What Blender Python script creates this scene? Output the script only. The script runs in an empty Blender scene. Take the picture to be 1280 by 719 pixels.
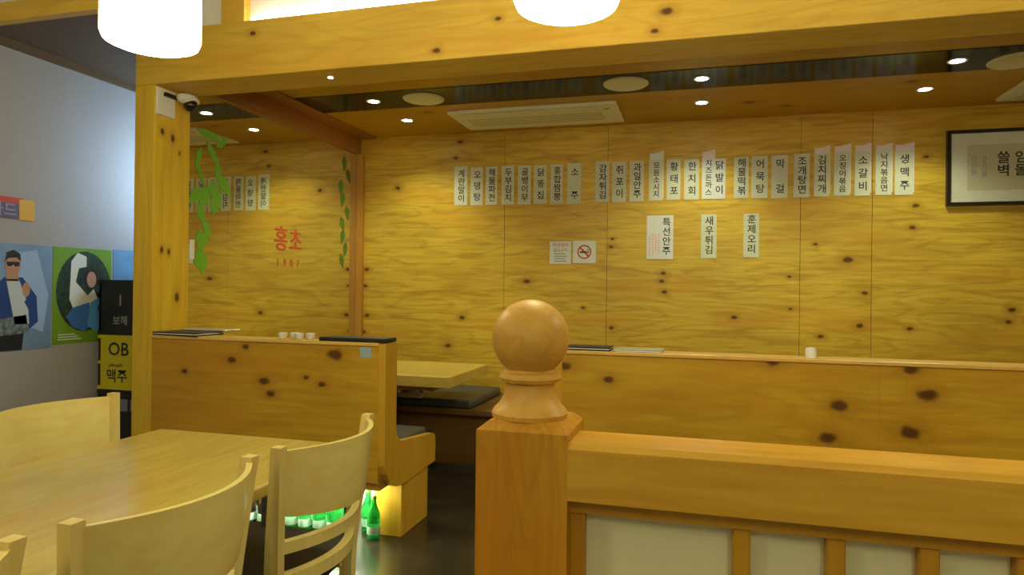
import bpy, bmesh, math, random
from mathutils import Vector, Matrix
random.seed(7)
S = bpy.context.scene
COL = S.collection
PI = math.pi

# ------------------------------------------------------------------ camera
EYE = Vector((0, 0, 1.27))
yaw, pitch, roll = 0.2719, -0.0019, 0.0118
r0 = Vector((math.cos(yaw), math.sin(yaw), 0)); f0 = Vector((-math.sin(yaw), math.cos(yaw), 0)); u0 = Vector((0, 0, 1))
fw = f0 * math.cos(pitch) - u0 * math.sin(pitch)
up = u0 * math.cos(pitch) + f0 * math.sin(pitch)
rt = r0 * math.cos(roll) + up * math.sin(roll)
up2 = up * math.cos(roll) - r0 * math.sin(roll)
cd = bpy.data.cameras.new('camera'); cam = bpy.data.objects.new('camera', cd); COL.objects.link(cam)
cam.matrix_world = Matrix(((rt.x, up2.x, -fw.x, EYE.x), (rt.y, up2.y, -fw.y, EYE.y), (rt.z, up2.z, -fw.z, EYE.z), (0, 0, 0, 1)))
cd.sensor_width = 36; cd.lens = 844.18 * 36 / 1280; cd.clip_start = 0.05
S.camera = cam

# ------------------------------------------------------------------ world, exposure, light levels
w = bpy.data.worlds.new('world'); S.world = w; w.use_nodes = True
w.node_tree.nodes['Background'].inputs[0].default_value = (0.9, 0.85, 0.8, 1)
w.node_tree.nodes['Background'].inputs[1].default_value = 0.02
S.view_settings.view_transform = 'Standard'; S.view_settings.look = 'None'
S.view_settings.gamma = 1; S.view_settings.use_curve_mapping = False
S.view_settings.exposure = 0.0
SPOT_W, PENDANT_E, TUBE_E, PASSAGE_W = 36, 21.0, 140, 34

# ------------------------------------------------------------------ materials
def new_mat(name):
    m = bpy.data.materials.new(name); m.use_nodes = True
    return m, m.node_tree.nodes, m.node_tree.links, m.node_tree.nodes['Principled BSDF']

def plain(name, col, rough=0.5, metal=0, spec=0.5, var=0.0, emit=None, es=0, bump=0.0, scale=30):
    m, n, l, b = new_mat(name)
    b.inputs['Base Color'].default_value = (*col, 1); b.inputs['Roughness'].default_value = rough
    b.inputs['Metallic'].default_value = metal; b.inputs['Specular IOR Level'].default_value = spec
    if var or bump:
        tc = n.new('ShaderNodeTexCoord'); nz = n.new('ShaderNodeTexNoise'); nz.inputs['Scale'].default_value = scale; nz.inputs['Detail'].default_value = 4
        l.new(tc.outputs['Object'], nz.inputs['Vector'])
        if var:
            mr = n.new('ShaderNodeMapRange'); mr.inputs['From Min'].default_value = .3; mr.inputs['From Max'].default_value = .7
            mr.inputs['To Min'].default_value = 1 - var; mr.inputs['To Max'].default_value = 1 + var
            l.new(nz.outputs['Fac'], mr.inputs['Value'])
            mx = n.new('ShaderNodeVectorMath'); mx.operation = 'SCALE'; mx.inputs[0].default_value = col
            l.new(mr.outputs[0], mx.inputs['Scale']); l.new(mx.outputs[0], b.inputs['Base Color'])
        if bump:
            bp = n.new('ShaderNodeBump'); bp.inputs['Strength'].default_value = bump; bp.inputs['Distance'].default_value = .002
            l.new(nz.outputs['Fac'], bp.inputs['Height']); l.new(bp.outputs[0], b.inputs['Normal'])
    if emit:
        b.inputs['Emission Color'].default_value = (*emit, 1); b.inputs['Emission Strength'].default_value = es
    return m

def wood(name, base, dark, grain='x', plane='xz', knots=(), rough=0.45, obj=False, fine=1.0, contrast=0.5, randknots=0.0, knotcol=(.09, .028, .006), spec=.4, heart=.7):
    """grain = axis the fibres run along; plane = the two axes in which knot positions (u, v, radius) are given"""
    m, n, l, b = new_mat(name)
    if obj:
        src = n.new('ShaderNodeTexCoord').outputs['Object']
    else:
        src = n.new('ShaderNodeNewGeometry').outputs['Position']
    sc = {'x': (1, 1, 1), 'y': (1, 1, 1), 'z': (1, 1, 1)}
    sv = [11 * fine] * 3; sv['xyz'.index(grain)] = 0.9 * fine
    mp = n.new('ShaderNodeMapping'); mp.inputs['Scale'].default_value = sv; l.new(src, mp.inputs['Vector'])
    n1 = n.new('ShaderNodeTexNoise'); n1.inputs['Scale'].default_value = 2.2; n1.inputs['Detail'].default_value = 6; n1.inputs['Roughness'].default_value = .62; n1.inputs['Distortion'].default_value = .8
    l.new(mp.outputs[0], n1.inputs['Vector'])
    # cathedral figure: rings of a stretched, warped noise field
    sv2 = [3.2 * fine] * 3; sv2['xyz'.index(grain)] = 0.55 * fine
    mp2 = n.new('ShaderNodeMapping'); mp2.inputs['Scale'].default_value = sv2; l.new(src, mp2.inputs['Vector'])
    n2 = n.new('ShaderNodeTexNoise'); n2.inputs['Scale'].default_value = 1.3; n2.inputs['Detail'].default_value = 2
    l.new(mp2.outputs[0], n2.inputs['Vector'])
    ml = n.new('ShaderNodeMath'); ml.operation = 'MULTIPLY'; ml.inputs[1].default_value = 60; l.new(n2.outputs['Fac'], ml.inputs[0])
    sn = n.new('ShaderNodeMath'); sn.operation = 'SINE'; l.new(ml.outputs[0], sn.inputs[0])
    rg = n.new('ShaderNodeMapRange'); rg.inputs['From Min'].default_value = .2; rg.inputs['From Max'].default_value = 1; rg.inputs['To Max'].default_value = .35
    l.new(sn.outputs[0], rg.inputs['Value'])
    g = n.new('ShaderNodeMapRange'); g.inputs['From Min'].default_value = .38; g.inputs['From Max'].default_value = .72; l.new(n1.outputs['Fac'], g.inputs['Value'])
    ad = n.new('ShaderNodeMath'); ad.operation = 'ADD'; ad.use_clamp = True; l.new(g.outputs[0], ad.inputs[0]); l.new(rg.outputs[0], ad.inputs[1])
    fc = n.new('ShaderNodeMath'); fc.operation = 'MULTIPLY'; fc.inputs[1].default_value = contrast; l.new(ad.outputs[0], fc.inputs[0])
    mix = n.new('ShaderNodeMix'); mix.data_type = 'RGBA'
    mix.inputs[6].default_value = (*base, 1); mix.inputs[7].default_value = (*dark, 1); l.new(fc.outputs[0], mix.inputs[0])
    out = mix.outputs[2]
    # board-to-board drift of tone
    n3 = n.new('ShaderNodeTexNoise'); n3.inputs['Scale'].default_value = 1.1; n3.inputs['Detail'].default_value = 1; l.new(src, n3.inputs['Vector'])
    m3 = n.new('ShaderNodeMapRange'); m3.inputs['From Min'].default_value = .3; m3.inputs['From Max'].default_value = .7; m3.inputs['To Min'].default_value = .88; m3.inputs['To Max'].default_value = 1.1
    l.new(n3.outputs['Fac'], m3.inputs['Value'])
    # broad orange streaks of heartwood
    mp5 = n.new('ShaderNodeMapping'); s5 = [5.0 * fine] * 3; s5['xyz'.index(grain)] = 1.0 * fine; mp5.inputs['Scale'].default_value = s5; mp5.inputs['Location'].default_value = (3.1, 7.7, 1.3); l.new(src, mp5.inputs['Vector'])
    n5 = n.new('ShaderNodeTexNoise'); n5.inputs['Scale'].default_value = 1.0; n5.inputs['Detail'].default_value = 3; l.new(mp5.outputs[0], n5.inputs['Vector'])
    r5 = n.new('ShaderNodeMapRange'); r5.inputs['From Min'].default_value = .48; r5.inputs['From Max'].default_value = .75; r5.inputs['To Max'].default_value = heart; l.new(n5.outputs['Fac'], r5.inputs['Value'])
    h5 = n.new('ShaderNodeMix'); h5.data_type = 'RGBA'; h5.inputs[7].default_value = (base[0] * .92, base[1] * .66, base[2] * .45, 1); l.new(out, h5.inputs[6]); l.new(r5.outputs[0], h5.inputs[0]); out = h5.outputs[2]
    vs = n.new('ShaderNodeVectorMath'); vs.operation = 'SCALE'; l.new(out, vs.inputs[0]); l.new(m3.outputs[0], vs.inputs['Scale']); out = vs.outputs[0]
    fac = None
    if knots:
        sx = n.new('ShaderNodeSeparateXYZ'); l.new(src, sx.inputs[0])
        cb = n.new('ShaderNodeCombineXYZ')
        nw = n.new('ShaderNodeTexNoise'); nw.inputs['Scale'].default_value = 30; l.new(src, nw.inputs['Vector'])
        wob = n.new('ShaderNodeMapRange'); wob.inputs['To Min'].default_value = .6; wob.inputs['To Max'].default_value = 1.5; l.new(nw.outputs['Fac'], wob.inputs['Value'])
        gu = .62 if grain == plane[0] else 1.0; gv = .62 if grain == plane[1] else 1.0
        for k, (ax, s) in enumerate(((plane[0], gu), (plane[1], gv))):
            mm = n.new('ShaderNodeMath'); mm.operation = 'MULTIPLY'; mm.inputs[1].default_value = s
            l.new(sx.outputs['xyz'.index(ax)], mm.inputs[0]); l.new(mm.outputs[0], cb.inputs[k])
        for (u, v, r) in knots:
            d = n.new('ShaderNodeVectorMath'); d.operation = 'DISTANCE'; d.inputs[1].default_value = (u * gu, v * gv, 0); r *= .72; l.new(cb.outputs[0], d.inputs[0])
            q = n.new('ShaderNodeMath'); q.operation = 'DIVIDE'; q.inputs[1].default_value = r; l.new(d.outputs['Value'], q.inputs[0])
            if fac is None: fac = q.outputs[0]
            else:
                mi = n.new('ShaderNodeMath'); mi.operation = 'MINIMUM'; l.new(fac, mi.inputs[0]); l.new(q.outputs[0], mi.inputs[1]); fac = mi.outputs[0]
        wq = n.new('ShaderNodeMath'); wq.operation = 'MULTIPLY'; l.new(fac, wq.inputs[0]); l.new(wob.outputs[0], wq.inputs[1])
        kr = n.new('ShaderNodeMapRange'); kr.interpolation_type = 'SMOOTHSTEP'; kr.inputs['From Min'].default_value = .45; kr.inputs['From Max'].default_value = 1.25; kr.inputs['To Min'].default_value = .95; kr.inputs['To Max'].default_value = 0
        l.new(wq.outputs[0], kr.inputs['Value'])
        hr = n.new('ShaderNodeMapRange'); hr.interpolation_type = 'SMOOTHSTEP'; hr.inputs['From Min'].default_value = .8; hr.inputs['From Max'].default_value = 3.2; hr.inputs['To Min'].default_value = .6; hr.inputs['To Max'].default_value = 0
        l.new(wq.outputs[0], hr.inputs['Value'])
        hm = n.new('ShaderNodeMix'); hm.data_type = 'RGBA'; hm.inputs[7].default_value = (*dark, 1); l.new(out, hm.inputs[6]); l.new(hr.outputs[0], hm.inputs[0]); out = hm.outputs[2]
        km = n.new('ShaderNodeMix'); km.data_type = 'RGBA'; km.inputs[7].default_value = (*knotcol, 1); l.new(out, km.inputs[6]); l.new(kr.outputs[0], km.inputs[0]); out = km.outputs[2]
    if randknots:
        sv4 = [2.2] * 3; sv4['xyz'.index(grain)] = 1.3
        mp4 = n.new('ShaderNodeMapping'); mp4.inputs['Scale'].default_value = sv4; l.new(src, mp4.inputs['Vector'])
        vo = n.new('ShaderNodeTexVoronoi'); vo.inputs['Scale'].default_value = randknots; l.new(mp4.outputs[0], vo.inputs['Vector'])
        kr = n.new('ShaderNodeMapRange'); kr.interpolation_type = 'SMOOTHSTEP'; kr.inputs['From Min'].default_value = .03; kr.inputs['From Max'].default_value = .1; kr.inputs['To Min'].default_value = .85; kr.inputs['To Max'].default_value = 0
        l.new(vo.outputs['Distance'], kr.inputs['Value'])
        km = n.new('ShaderNodeMix'); km.data_type = 'RGBA'; km.inputs[7].default_value = (*knotcol, 1); l.new(out, km.inputs[6]); l.new(kr.outputs[0], km.inputs[0]); out = km.outputs[2]
    l.new(out, b.inputs['Base Color'])
    b.inputs['Roughness'].default_value = rough; b.inputs['Specular IOR Level'].default_value = spec
    bp = n.new('ShaderNodeBump'); bp.inputs['Strength'].default_value = .15; bp.inputs['Distance'].default_value = .001; l.new(n1.outputs['Fac'], bp.inputs['Height']); l.new(bp.outputs[0], b.inputs['Normal'])
    return m

PLY, PLYD = (.72, .48, .05), (.40, .20, .012)
BACK_KNOTS = [(-1.32,1.33,.028),(-1.86,1.03,.024),(-1.98,.8,.024),(-2.44,2.1,.024),(-1.89,2.46,.024),(-1.93,2.33,.02),(-2.72,1.42,.022),(-2.73,1.28,.022),(-2.71,1.03,.024),(-2.74,.89,.022),
 (-.65,1.66,.014),(-.66,1.6,.018),(-.87,1.13,.016),(-.65,.98,.02),(-.27,1.4,.022),(-.28,1.34,.022),(-.26,1.26,.022),(.24,1.08,.022),(.78,1.61,.016),(.99,1.5,.034),(1.1,1.27,.02),(1.07,1.04,.024),
 (1.41,1.87,.022),(1.39,1.72,.022),(1.38,1.03,.02),(.82,.96,.02),(1.98,1.17,.024),(1.96,1.09,.02),(.61,1.38,.014),(.62,1.15,.014),(1.47,2.2,.016),(2.6,1.5,.024),(2.9,1.1,.024)]
M_back = wood('wood_back_wall', PLY, PLYD, 'x', 'xz', BACK_KNOTS, rough=.42, contrast=.72, fine=1.2)
M_ceil = wood('wood_alcove_ceiling', (.62, .37, .012), (.38, .18, .004), 'x', 'xy', [(-1.9,4.5,.03),(.3,4.75,.04),(.55,4.9,.03),(-.6,4.95,.03),(1.2,4.5,.03),(-1.3,4.85,.03)], rough=.4)
M_beam = wood('wood_beam', (.72, .47, .06), (.48, .24, .02), 'x', 'xz', [(-.15,2.46,.026),(-.2,2.38,.018),(-1.2,2.38,.02),(-.9,2.5,.016),(.55,2.47,.02),(-2.2,2.55,.02)], rough=.4)
M_post = wood('wood_post', (.74, .50, .04), (.52, .29, .015), 'z', 'yz', [(2.994,2.097,.02),(3.069,2.075,.022),(3.0,1.457,.02),(3.05,1.45,.018),(3.114,1.2,.026),(3.12,2.0,.012)], rough=.4)
M_booth = wood('wood_booth_back', (.58, .34, .022), (.36, .18, .008), 'x', 'xz', [(-1.71,.94,.042),(-2.22,.96,.02),(-2.3,.89,.026),(-2.59,.82,.02),(-2.11,.79,.03),(-2.07,.73,.024),(-1.87,.82,.018),(-1.78,.79,.022),
    (.29,.985,.026),(.54,.82,.034),(.5,.69,.036),(.79,.975,.03),(.85,.88,.036),(.79,.73,.038),(-.57,.93,.028),(-.38,.88,.024),(1.4,.8,.03)], rough=.42, contrast=.6)
M_boothend = wood('wood_booth_end', (.62, .35, .03), (.45, .22, .012), 'z', rough=.4, contrast=.35)
M_boothcap = wood('wood_booth_cap', (.74, .49, .13), (.58, .33, .06), 'x', rough=.35, contrast=.4)
M_trimred = wood('wood_left_trim', (.42, .19, .035), (.30, .11, .015), 'y', rough=.45, contrast=.4)
M_corner = wood('wood_corner_trim', (.55, .27, .04), (.38, .15, .02), 'z', rough=.45, contrast=.4)
M_newel = wood('wood_newel', (.64, .32, .018), (.46, .19, .006), 'z', rough=.4, fine=3.2, contrast=.8)
M_ball = wood('wood_turned_finial', (.70, .40, .07), (.52, .25, .025), 'y', rough=.45, fine=1.6, contrast=.6, obj=True)
M_rail = wood('wood_rail', (.70, .40, .035), (.52, .26, .012), 'x', rough=.26, fine=1.5, contrast=.6, spec=.55)
M_lattice = wood('wood_lattice', (.58, .30, .02), (.45, .2, .01), 'z', rough=.4, contrast=.4)
M_table = wood('wood_table_top', (.58, .45, .11), (.44, .31, .055), 'y', rough=.22, fine=1.3, contrast=.6, spec=.5)
M_table2 = wood('wood_booth_table', (.60, .44, .10), (.46, .29, .05), 'x', rough=.3, contrast=.5)
M_chair = wood('wood_chair', (.80, .68, .26), (.66, .51, .15), 'z', rough=.35, obj=True, fine=1.4, contrast=.4)
M_chairb = wood('wood_chair_ply', (.80, .68, .25), (.68, .53, .16), 'y', rough=.32, obj=True, fine=1.4, contrast=.4)
M_bench_shade = wood('wood_bench_shaded', (.17, .085, .02), (.10, .045, .01), 'x', rough=.5, contrast=.5)  # shade on the wall bench, put into the wood colour
M_bench = wood('wood_bench', (.50, .27, .05), (.33, .15, .02), 'x', rough=.45, contrast=.5)
M_black = plain('black_vinyl', (.012, .011, .011), .45, var=.2)
M_greyv = plain('dark_grey_vinyl', (.055, .06, .065), .4, var=.15)
M_blackm = plain('black_metal', (.012, .012, .013), .4, spec=.5)
M_chrome = plain('brushed_steel', (.6, .6, .6), .25, 1)
M_white = plain('white_plastic', (.75, .74, .70), .4)
M_ivory = plain('ivory_plastic', (.86, .84, .66), .45)
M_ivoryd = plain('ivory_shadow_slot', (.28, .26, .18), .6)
M_paper = plain('paper_cream', (.66, .65, .50), .7, var=.03)
M_paperw = plain('paper_white', (.72, .72, .70), .7, var=.02)
M_pink = plain('paper_pink', (.80, .68, .68), .7, var=.02)
M_ink = plain('ink_black', (.02, .02, .025), .7)
M_inkgrey = plain('ink_grey', (.32, .31, .33), .7)
M_inkred = plain('ink_red', (.55, .07, .03), .6)
M_inkpink = plain('ink_rose', (.75, .42, .42), .7)
M_mirror = plain('mirror_silver', (.80, .80, .66), .015, 1)
M_green = plain('print_green', (.16, .42, .02), .5)
M_greend = plain('print_green_dark', (.10, .22, .03), .5)
M_dglass = plain('dark_ceiling_glass', (.010, .010, .010), .12, spec=.15)
M_grey = plain('wall_paint_grey', (.38, .36, .39), .75, var=.03, bump=.1, scale=60)
M_lav = plain('upper_wall_paint', (.72, .70, .74), .8, var=.02)
M_offwhite = plain('off_white_paint', (.80, .77, .70), .8, var=.02)
M_soffit = plain('dark_soffit_paint', (.14, .09, .055), .55, var=.06, scale=8)
M_floor = None
M_acryl = plain('white_acrylic', (.74, .70, .46), .45, var=.03, scale=4)
M_napkin = plain('white_cloth', (.86, .84, .78), .8, bump=.3)
M_silver = plain('silver_foil', (.75, .74, .72), .2, .6)
M_yellow = plain('crate_yellow', (.62, .52, .015), .5)
M_crateb = plain('crate_black', (.014, .013, .014), .5)
M_cratebl = plain('crate_blue_grey', (.16, .20, .26), .5)
M_shade = plain('opal_glass_lit', (.9, .88, .84), .3, emit=(1, .92, .56), es=PENDANT_E)
M_spotlit = plain('downlight_lens_lit', (.9, .9, .9), .3, emit=(1, .97, .95), es=30)
M_tube = plain('fluorescent_tube_lit', (.9, .9, .9), .3, emit=(.86, 1, .74), es=TUBE_E)

def floor_mat():
    m, n, l, b = new_mat('floor_dark_tile')
    g = n.new('ShaderNodeNewGeometry'); nz = n.new('ShaderNodeTexNoise'); nz.inputs['Scale'].default_value = 5; nz.inputs['Detail'].default_value = 6; l.new(g.outputs['Position'], nz.inputs['Vector'])
    cr = n.new('ShaderNodeValToRGB'); cr.color_ramp.elements[0].position = .3; cr.color_ramp.elements[0].color = (.018, .014, .008, 1); cr.color_ramp.elements[1].position = .75; cr.color_ramp.elements[1].color = (.046, .038, .022, 1)
    l.new(nz.outputs['Fac'], cr.inputs[0]); l.new(cr.outputs[0], b.inputs['Base Color']); b.inputs['Roughness'].default_value = .24
    return m
M_floor = floor_mat()

def glass_mat(name, col):
    m, n, l, b = new_mat(name)
    b.inputs['Base Color'].default_value = (*col, 1); b.inputs['Roughness'].default_value = .08
    b.inputs['Transmission Weight'].default_value = .75; b.inputs['IOR'].default_value = 1.3
    return m
M_bottle = glass_mat('green_bottle_glass', (.04, .55, .10))

# ------------------------------------------------------------------ mesh helpers
def box(bm, x0, x1, y0, y1, z0, z1, bev=0, seg=1):
    r = bmesh.ops.create_cube(bm, size=1)
    bmesh.ops.scale(bm, vec=(abs(x1 - x0), abs(y1 - y0), abs(z1 - z0)), verts=r['verts'])
    bmesh.ops.translate(bm, vec=((x0 + x1) / 2, (y0 + y1) / 2, (z0 + z1) / 2), verts=r['verts'])
    if bev:
        es = list({e for v in r['verts'] for e in v.link_edges})
        bmesh.ops.bevel(bm, geom=es, offset=bev, segments=seg, affect='EDGES', profile=.5)

def lathe(bm, prof, cx=0, cy=0, n=24):
    rings = []
    for (r, z) in prof:
        if r < 1e-6: rings.append([bm.verts.new((cx, cy, z))])
        else: rings.append([bm.verts.new((cx + r * math.cos(2 * PI * k / n), cy + r * math.sin(2 * PI * k / n), z)) for k in range(n)])
    for a, b in zip(rings, rings[1:]):
        for k in range(n):
            k2 = (k + 1) % n
            if len(a) == 1 and len(b) > 1: bm.faces.new((a[0], b[k2], b[k]))
            elif len(b) == 1 and len(a) > 1: bm.faces.new((a[k], a[k2], b[0]))
            elif len(a) > 1: bm.faces.new((a[k], a[k2], b[k2], b[k]))
    if len(rings[0]) > 1: bm.faces.new(list(reversed(rings[0])))
    if len(rings[-1]) > 1: bm.faces.new(rings[-1])

def sweep(bm, pts, wd, ht, closed_caps=True, frame=None):
    """rectangular bar along points; frame(i) gives (side, up) unit vectors"""
    rings = []
    for i, p in enumerate(pts):
        s, u = frame(i)
        W = wd[i] if isinstance(wd, (list, tuple)) else wd
        Hh = ht[i] if isinstance(ht, (list, tuple)) else ht
        rings.append([bm.verts.new(p + s * a * W / 2 + u * b * Hh / 2) for a, b in ((-1, -1), (1, -1), (1, 1), (-1, 1))])
    for a, b in zip(rings, rings[1:]):
        for k in range(4): bm.faces.new((a[k], a[(k + 1) % 4], b[(k + 1) % 4], b[k]))
    bm.faces.new(list(reversed(rings[0]))); bm.faces.new(rings[-1])

def prism(bm, poly, axis, a, b):
    """extrude a 2-D polygon along axis from a to b; poly is in the other two axes (order y,z / x,z / x,y)"""
    def mk(p, t):
        return (t, p[0], p[1]) if axis == 'x' else ((p[0], t, p[1]) if axis == 'y' else (p[0], p[1], t))
    A = [bm.verts.new(mk(p, a)) for p in poly]; B = [bm.verts.new(mk(p, b)) for p in poly]
    bm.faces.new(A); bm.faces.new(list(reversed(B)))
    for i in range(len(poly)):
        j = (i + 1) % len(poly); bm.faces.new((A[i], B[i], B[j], A[j]))

def obj(name, bm, mat, parent=None, smooth=False, angle=None):
    bmesh.ops.recalc_face_normals(bm, faces=bm.faces[:])
    me = bpy.data.meshes.new(name); bm.to_mesh(me); bm.free()
    mats = mat if isinstance(mat, (list, tuple)) else [mat]
    for q in mats: me.materials.append(q)
    if smooth:
        for p in me.polygons: p.use_smooth = True
        if angle: me.set_sharp_from_angle(angle=math.radians(angle))
    o = bpy.data.objects.new(name, me); COL.objects.link(o)
    if parent: o.parent = parent
    return o
def bx(name, mat, x0, x1, y0, y1, z0, z1, parent=None, bev=0, seg=1):
    bm = bmesh.new(); box(bm, x0, x1, y0, y1, z0, z1, bev, seg); return obj(name, bm, mat, parent)
def tag(o, label, cat, group=None):
    o['label'] = label; o['category'] = cat
    if group: o['group'] = group
    return o
def thing(name, label, cat, loc=(0, 0, 0), rz=0, group=None):
    o = bpy.data.objects.new(name, None); COL.objects.link(o); o.location = loc; o.rotation_euler = (0, 0, rz); o.empty_display_size = .1
    return tag(o, label, cat, group)
def struct(o):
    o['kind'] = 'structure'; return o
def recentre(root):
    """parts are modelled in world coordinates: move them into the frame of their thing"""
    inv = Matrix.Translation(root.location) @ Matrix.Rotation(root.rotation_euler.z, 4, 'Z')
    inv = inv.inverted()
    for c in COL.objects:
        if c.parent is root: c.matrix_parent_inverse = inv
def dup(root, loc, rz=None, label=None):
    r = root.copy(); COL.objects.link(r); r.location = loc
    if rz is not None: r.rotation_euler = (0, 0, rz)
    if label: r['label'] = label
    for ch in list(root.children):
        c = ch.copy(); COL.objects.link(c); c.parent = r
        for g in ch.children:
            d = g.copy(); COL.objects.link(d); d.parent = c
    return r
_tmp = []
_glyph = {}
def text_mesh(s, mat):
    if (s, mat.name) in _glyph: return _glyph[(s, mat.name)]
    cu = bpy.data.curves.new('lettering', 'FONT'); cu.body = s; cu.size = 1; cu.align_x = 'CENTER'; cu.align_y = 'CENTER'; cu.resolution_u = 2; cu.offset = .014
    o = bpy.data.objects.new('lettering', cu); COL.objects.link(o)
    me = bpy.data.meshes.new_from_object(o.evaluated_get(bpy.context.evaluated_depsgraph_get())); me.materials.clear(); me.materials.append(mat)
    bpy.data.objects.remove(o); bpy.data.curves.remove(cu)
    _glyph[(s, mat.name)] = me
    return me
def text(s, size, mat, loc, facing, parent, spacing=1.0, name='lettering'):
    """vertical text: each line is one character with a mesh of its own"""
    ls = s.split('\n'); o = None
    for i, ch in enumerate(ls):
        if not ch: continue
        o = bpy.data.objects.new(name, text_mesh(ch, mat)); COL.objects.link(o)
        o.location = (loc[0], loc[1], loc[2] + ((len(ls) - 1) / 2 - i) * size * spacing); o.scale = (size, size, size)
        o.rotation_euler = {'-y': (PI / 2, 0, 0), '+x': (PI / 2, 0, PI / 2), '-x': (PI / 2, 0, -PI / 2)}[facing]
        o.parent = parent
    return o
def poly_x(bm, pts, x, mi=0):
    f = bm.faces.new([bm.verts.new((x, p[0], p[1])) for p in pts]); f.material_index = mi
def ell(cy, cz, ry, rz, n=18, a0=0):
    return [(cy + ry * math.cos(2 * PI * k / n + a0), cz + rz * math.sin(2 * PI * k / n + a0)) for k in range(n)]

# ------------------------------------------------------------------ the room
XL, XR, YN, YB, ZC, ZM = -3.5, 3.4, -2.2, 5.17, 2.53, 2.95      # grey wall, right wall, wall behind, back wall, alcove ceiling, main ceiling
MX = -2.807                                                  # mirror plane / alcove left wall
struct(bx('floor', M_floor, XL - .1, XR + .1, YN - .1, YB + .3, -.1, 0))
# back wall: plywood sheets on a backing
wb = struct(bx('wall_back', M_corner, MX - .15, XR + .1, YB + .012, YB + .15, 0, ZC + .1))
joints = [MX, -1.51, -.69, .68, 1.14, 2.36, XR]
for a, b in zip(joints, joints[1:]):
    bx('plywood_panel', M_back, a + .0015, b - .0015, YB, YB + .012, .0, ZC, wb)
struct(bx('wall_alcove_left', M_trimred, MX - .12, MX - .012, 3.2, YB + .15, 0, ZC + .1))
struct(bx('wall_left', M_grey, XL - .1, XL, YN - .1, YB + .15, 0, ZM + .1))
struct(bx('wall_passage_end', M_grey, XL, MX - .12, YB, YB + .15, 0, ZM))
struct(bx('wall_right', M_offwhite, XR, XR + .1, YN - .1, YB + .15, 0, ZM + .1))
struct(bx('wall_behind', M_offwhite, XL - .1, XR + .1, YN - .1, YN, 0, ZM + .1))
ca = struct(bx('ceiling_alcove', M_ceil, MX - .12, XR, 3.2, YB + .15, ZC, ZC + .1))
gx = [MX + .17, -1.2, .3, 1.35, XR]
for a, b in zip(gx, gx[1:]):
    bx('dark_glass_panel', M_dglass, a + .001, b - .001, 3.96, 4.34, ZC - .004, ZC + .001, ca)
struct(bx('ceiling_main', M_offwhite, XL - .1, XR + .1, YN - .1, 3.15, ZM, ZM + .1))
# wall above the beam, white, with one upright wooden batten
struct(bx('wall_above_beam', M_offwhite, -2.93, XR, 3.05, 3.2, 2.6, ZM))
struct(bx('trim_1', M_beam, -2.44, -2.30, 3.0, 3.055, 2.6, ZM))
# dark dropped soffit over the passage and its wooden fascia
struct(bx('ceiling_passage', M_soffit, XL, -2.6, 2.51, 2.945, 2.545, 2.60))
struct(bx('ceiling_passage_rear', M_soffit, XL, -2.93, 2.94, YB, 2.545, 2.60))
struct(bx('trim_2', M_beam, XL, -2.6, 2.465, 2.51, 2.53, 2.62))
struct(bx('wall_upper_left', M_lav, XL, -2.6, 2.49, 2.53, 2.62, ZM))
struct(bx('trim_3', M_trimred, MX - .012, MX + .022, 3.2, YB, 2.393, ZC))           # board over the mirror
struct(bx('trim_4', M_trimred, MX + .0, MX + .17, 3.2, YB, ZC - .012, ZC))           # board along the ceiling edge
struct(bx('trim_5', M_corner, MX + .001, MX + .06, YB - .03, YB, 0, 2.393))              # upright stick in the corner

struct(bx('trim_6', M_soffit, XL, XL + .02, YN, YB, 2.50, 2.545))                          # dark strip at the top of the grey wall
# ------------------------------------------------------------------ post and beam
t = thing('ceiling_beam', 'massive yellow pine beam spanning above the booths on the square post', 'beam', (-2.93, 2.94, 2.335))
bx('beam_body', M_beam, -2.93, XR, 2.94, 3.2, 2.335, 2.62, t, .006, 2)
bm = bmesh.new(); lathe(bm, [(0, 2.3335), (.012, 2.3335), (.014, 2.336), (0, 2.336)], -1.826, 3.06, 14); obj('indicator_light', bm, M_spotlit, t)
recentre(t)
t = thing('wooden_post', 'square orange pine post carrying the beam beside the mirror', 'post', (-2.865, 3.07, 0))
bx('post_body', M_post, -2.93, -2.80, 2.94, 3.2, 0, 2.335, t, .005, 2)
recentre(t)
t = thing('security_camera', 'small white security camera with dark lens fixed high on the post', 'camera', (-2.8, 3.08, 2.25))
bx('mounting_plate', M_white, -2.801, -2.79, 2.945, 3.075, 2.18, 2.325, t, .003)
bm = bmesh.new(); bmesh.ops.create_uvsphere(bm, u_segments=18, v_segments=10, radius=.06, matrix=Matrix.Translation((-2.755, 3.13, 2.30)) @ Matrix.Diagonal((.8, 1.25, .55, 1)))
obj('housing', bm, M_white, t, True)
bm = bmesh.new(); bmesh.ops.create_uvsphere(bm, u_segments=16, v_segments=8, radius=.038, matrix=Matrix.Translation((-2.74, 3.13, 2.27)))
obj('lens', bm, plain('camera_lens', (.01, .01, .012), .1), t, True)
bm = bmesh.new(); box(bm, -2.79, -2.775, 2.99, 3.1, 2.285, 2.305); obj('bracket', bm, M_blackm, t)
recentre(t)

t = thing('cove_lamp', 'long glowing cove lamp lying on top of the pine beam', 'lamp', (-1.2, 3.0, 2.62))
bx('lamp_body', M_white, -2.27, -.2, 2.985, 3.045, 2.62, 2.635, t)
bx('lamp_tube', plain('warm_tube_lit', (.9, .9, .9), .3, emit=(1, .94, .74), es=9), -2.26, -.21, 2.995, 3.035, 2.635, 2.665, t, .008, 2)
recentre(t)
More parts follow.
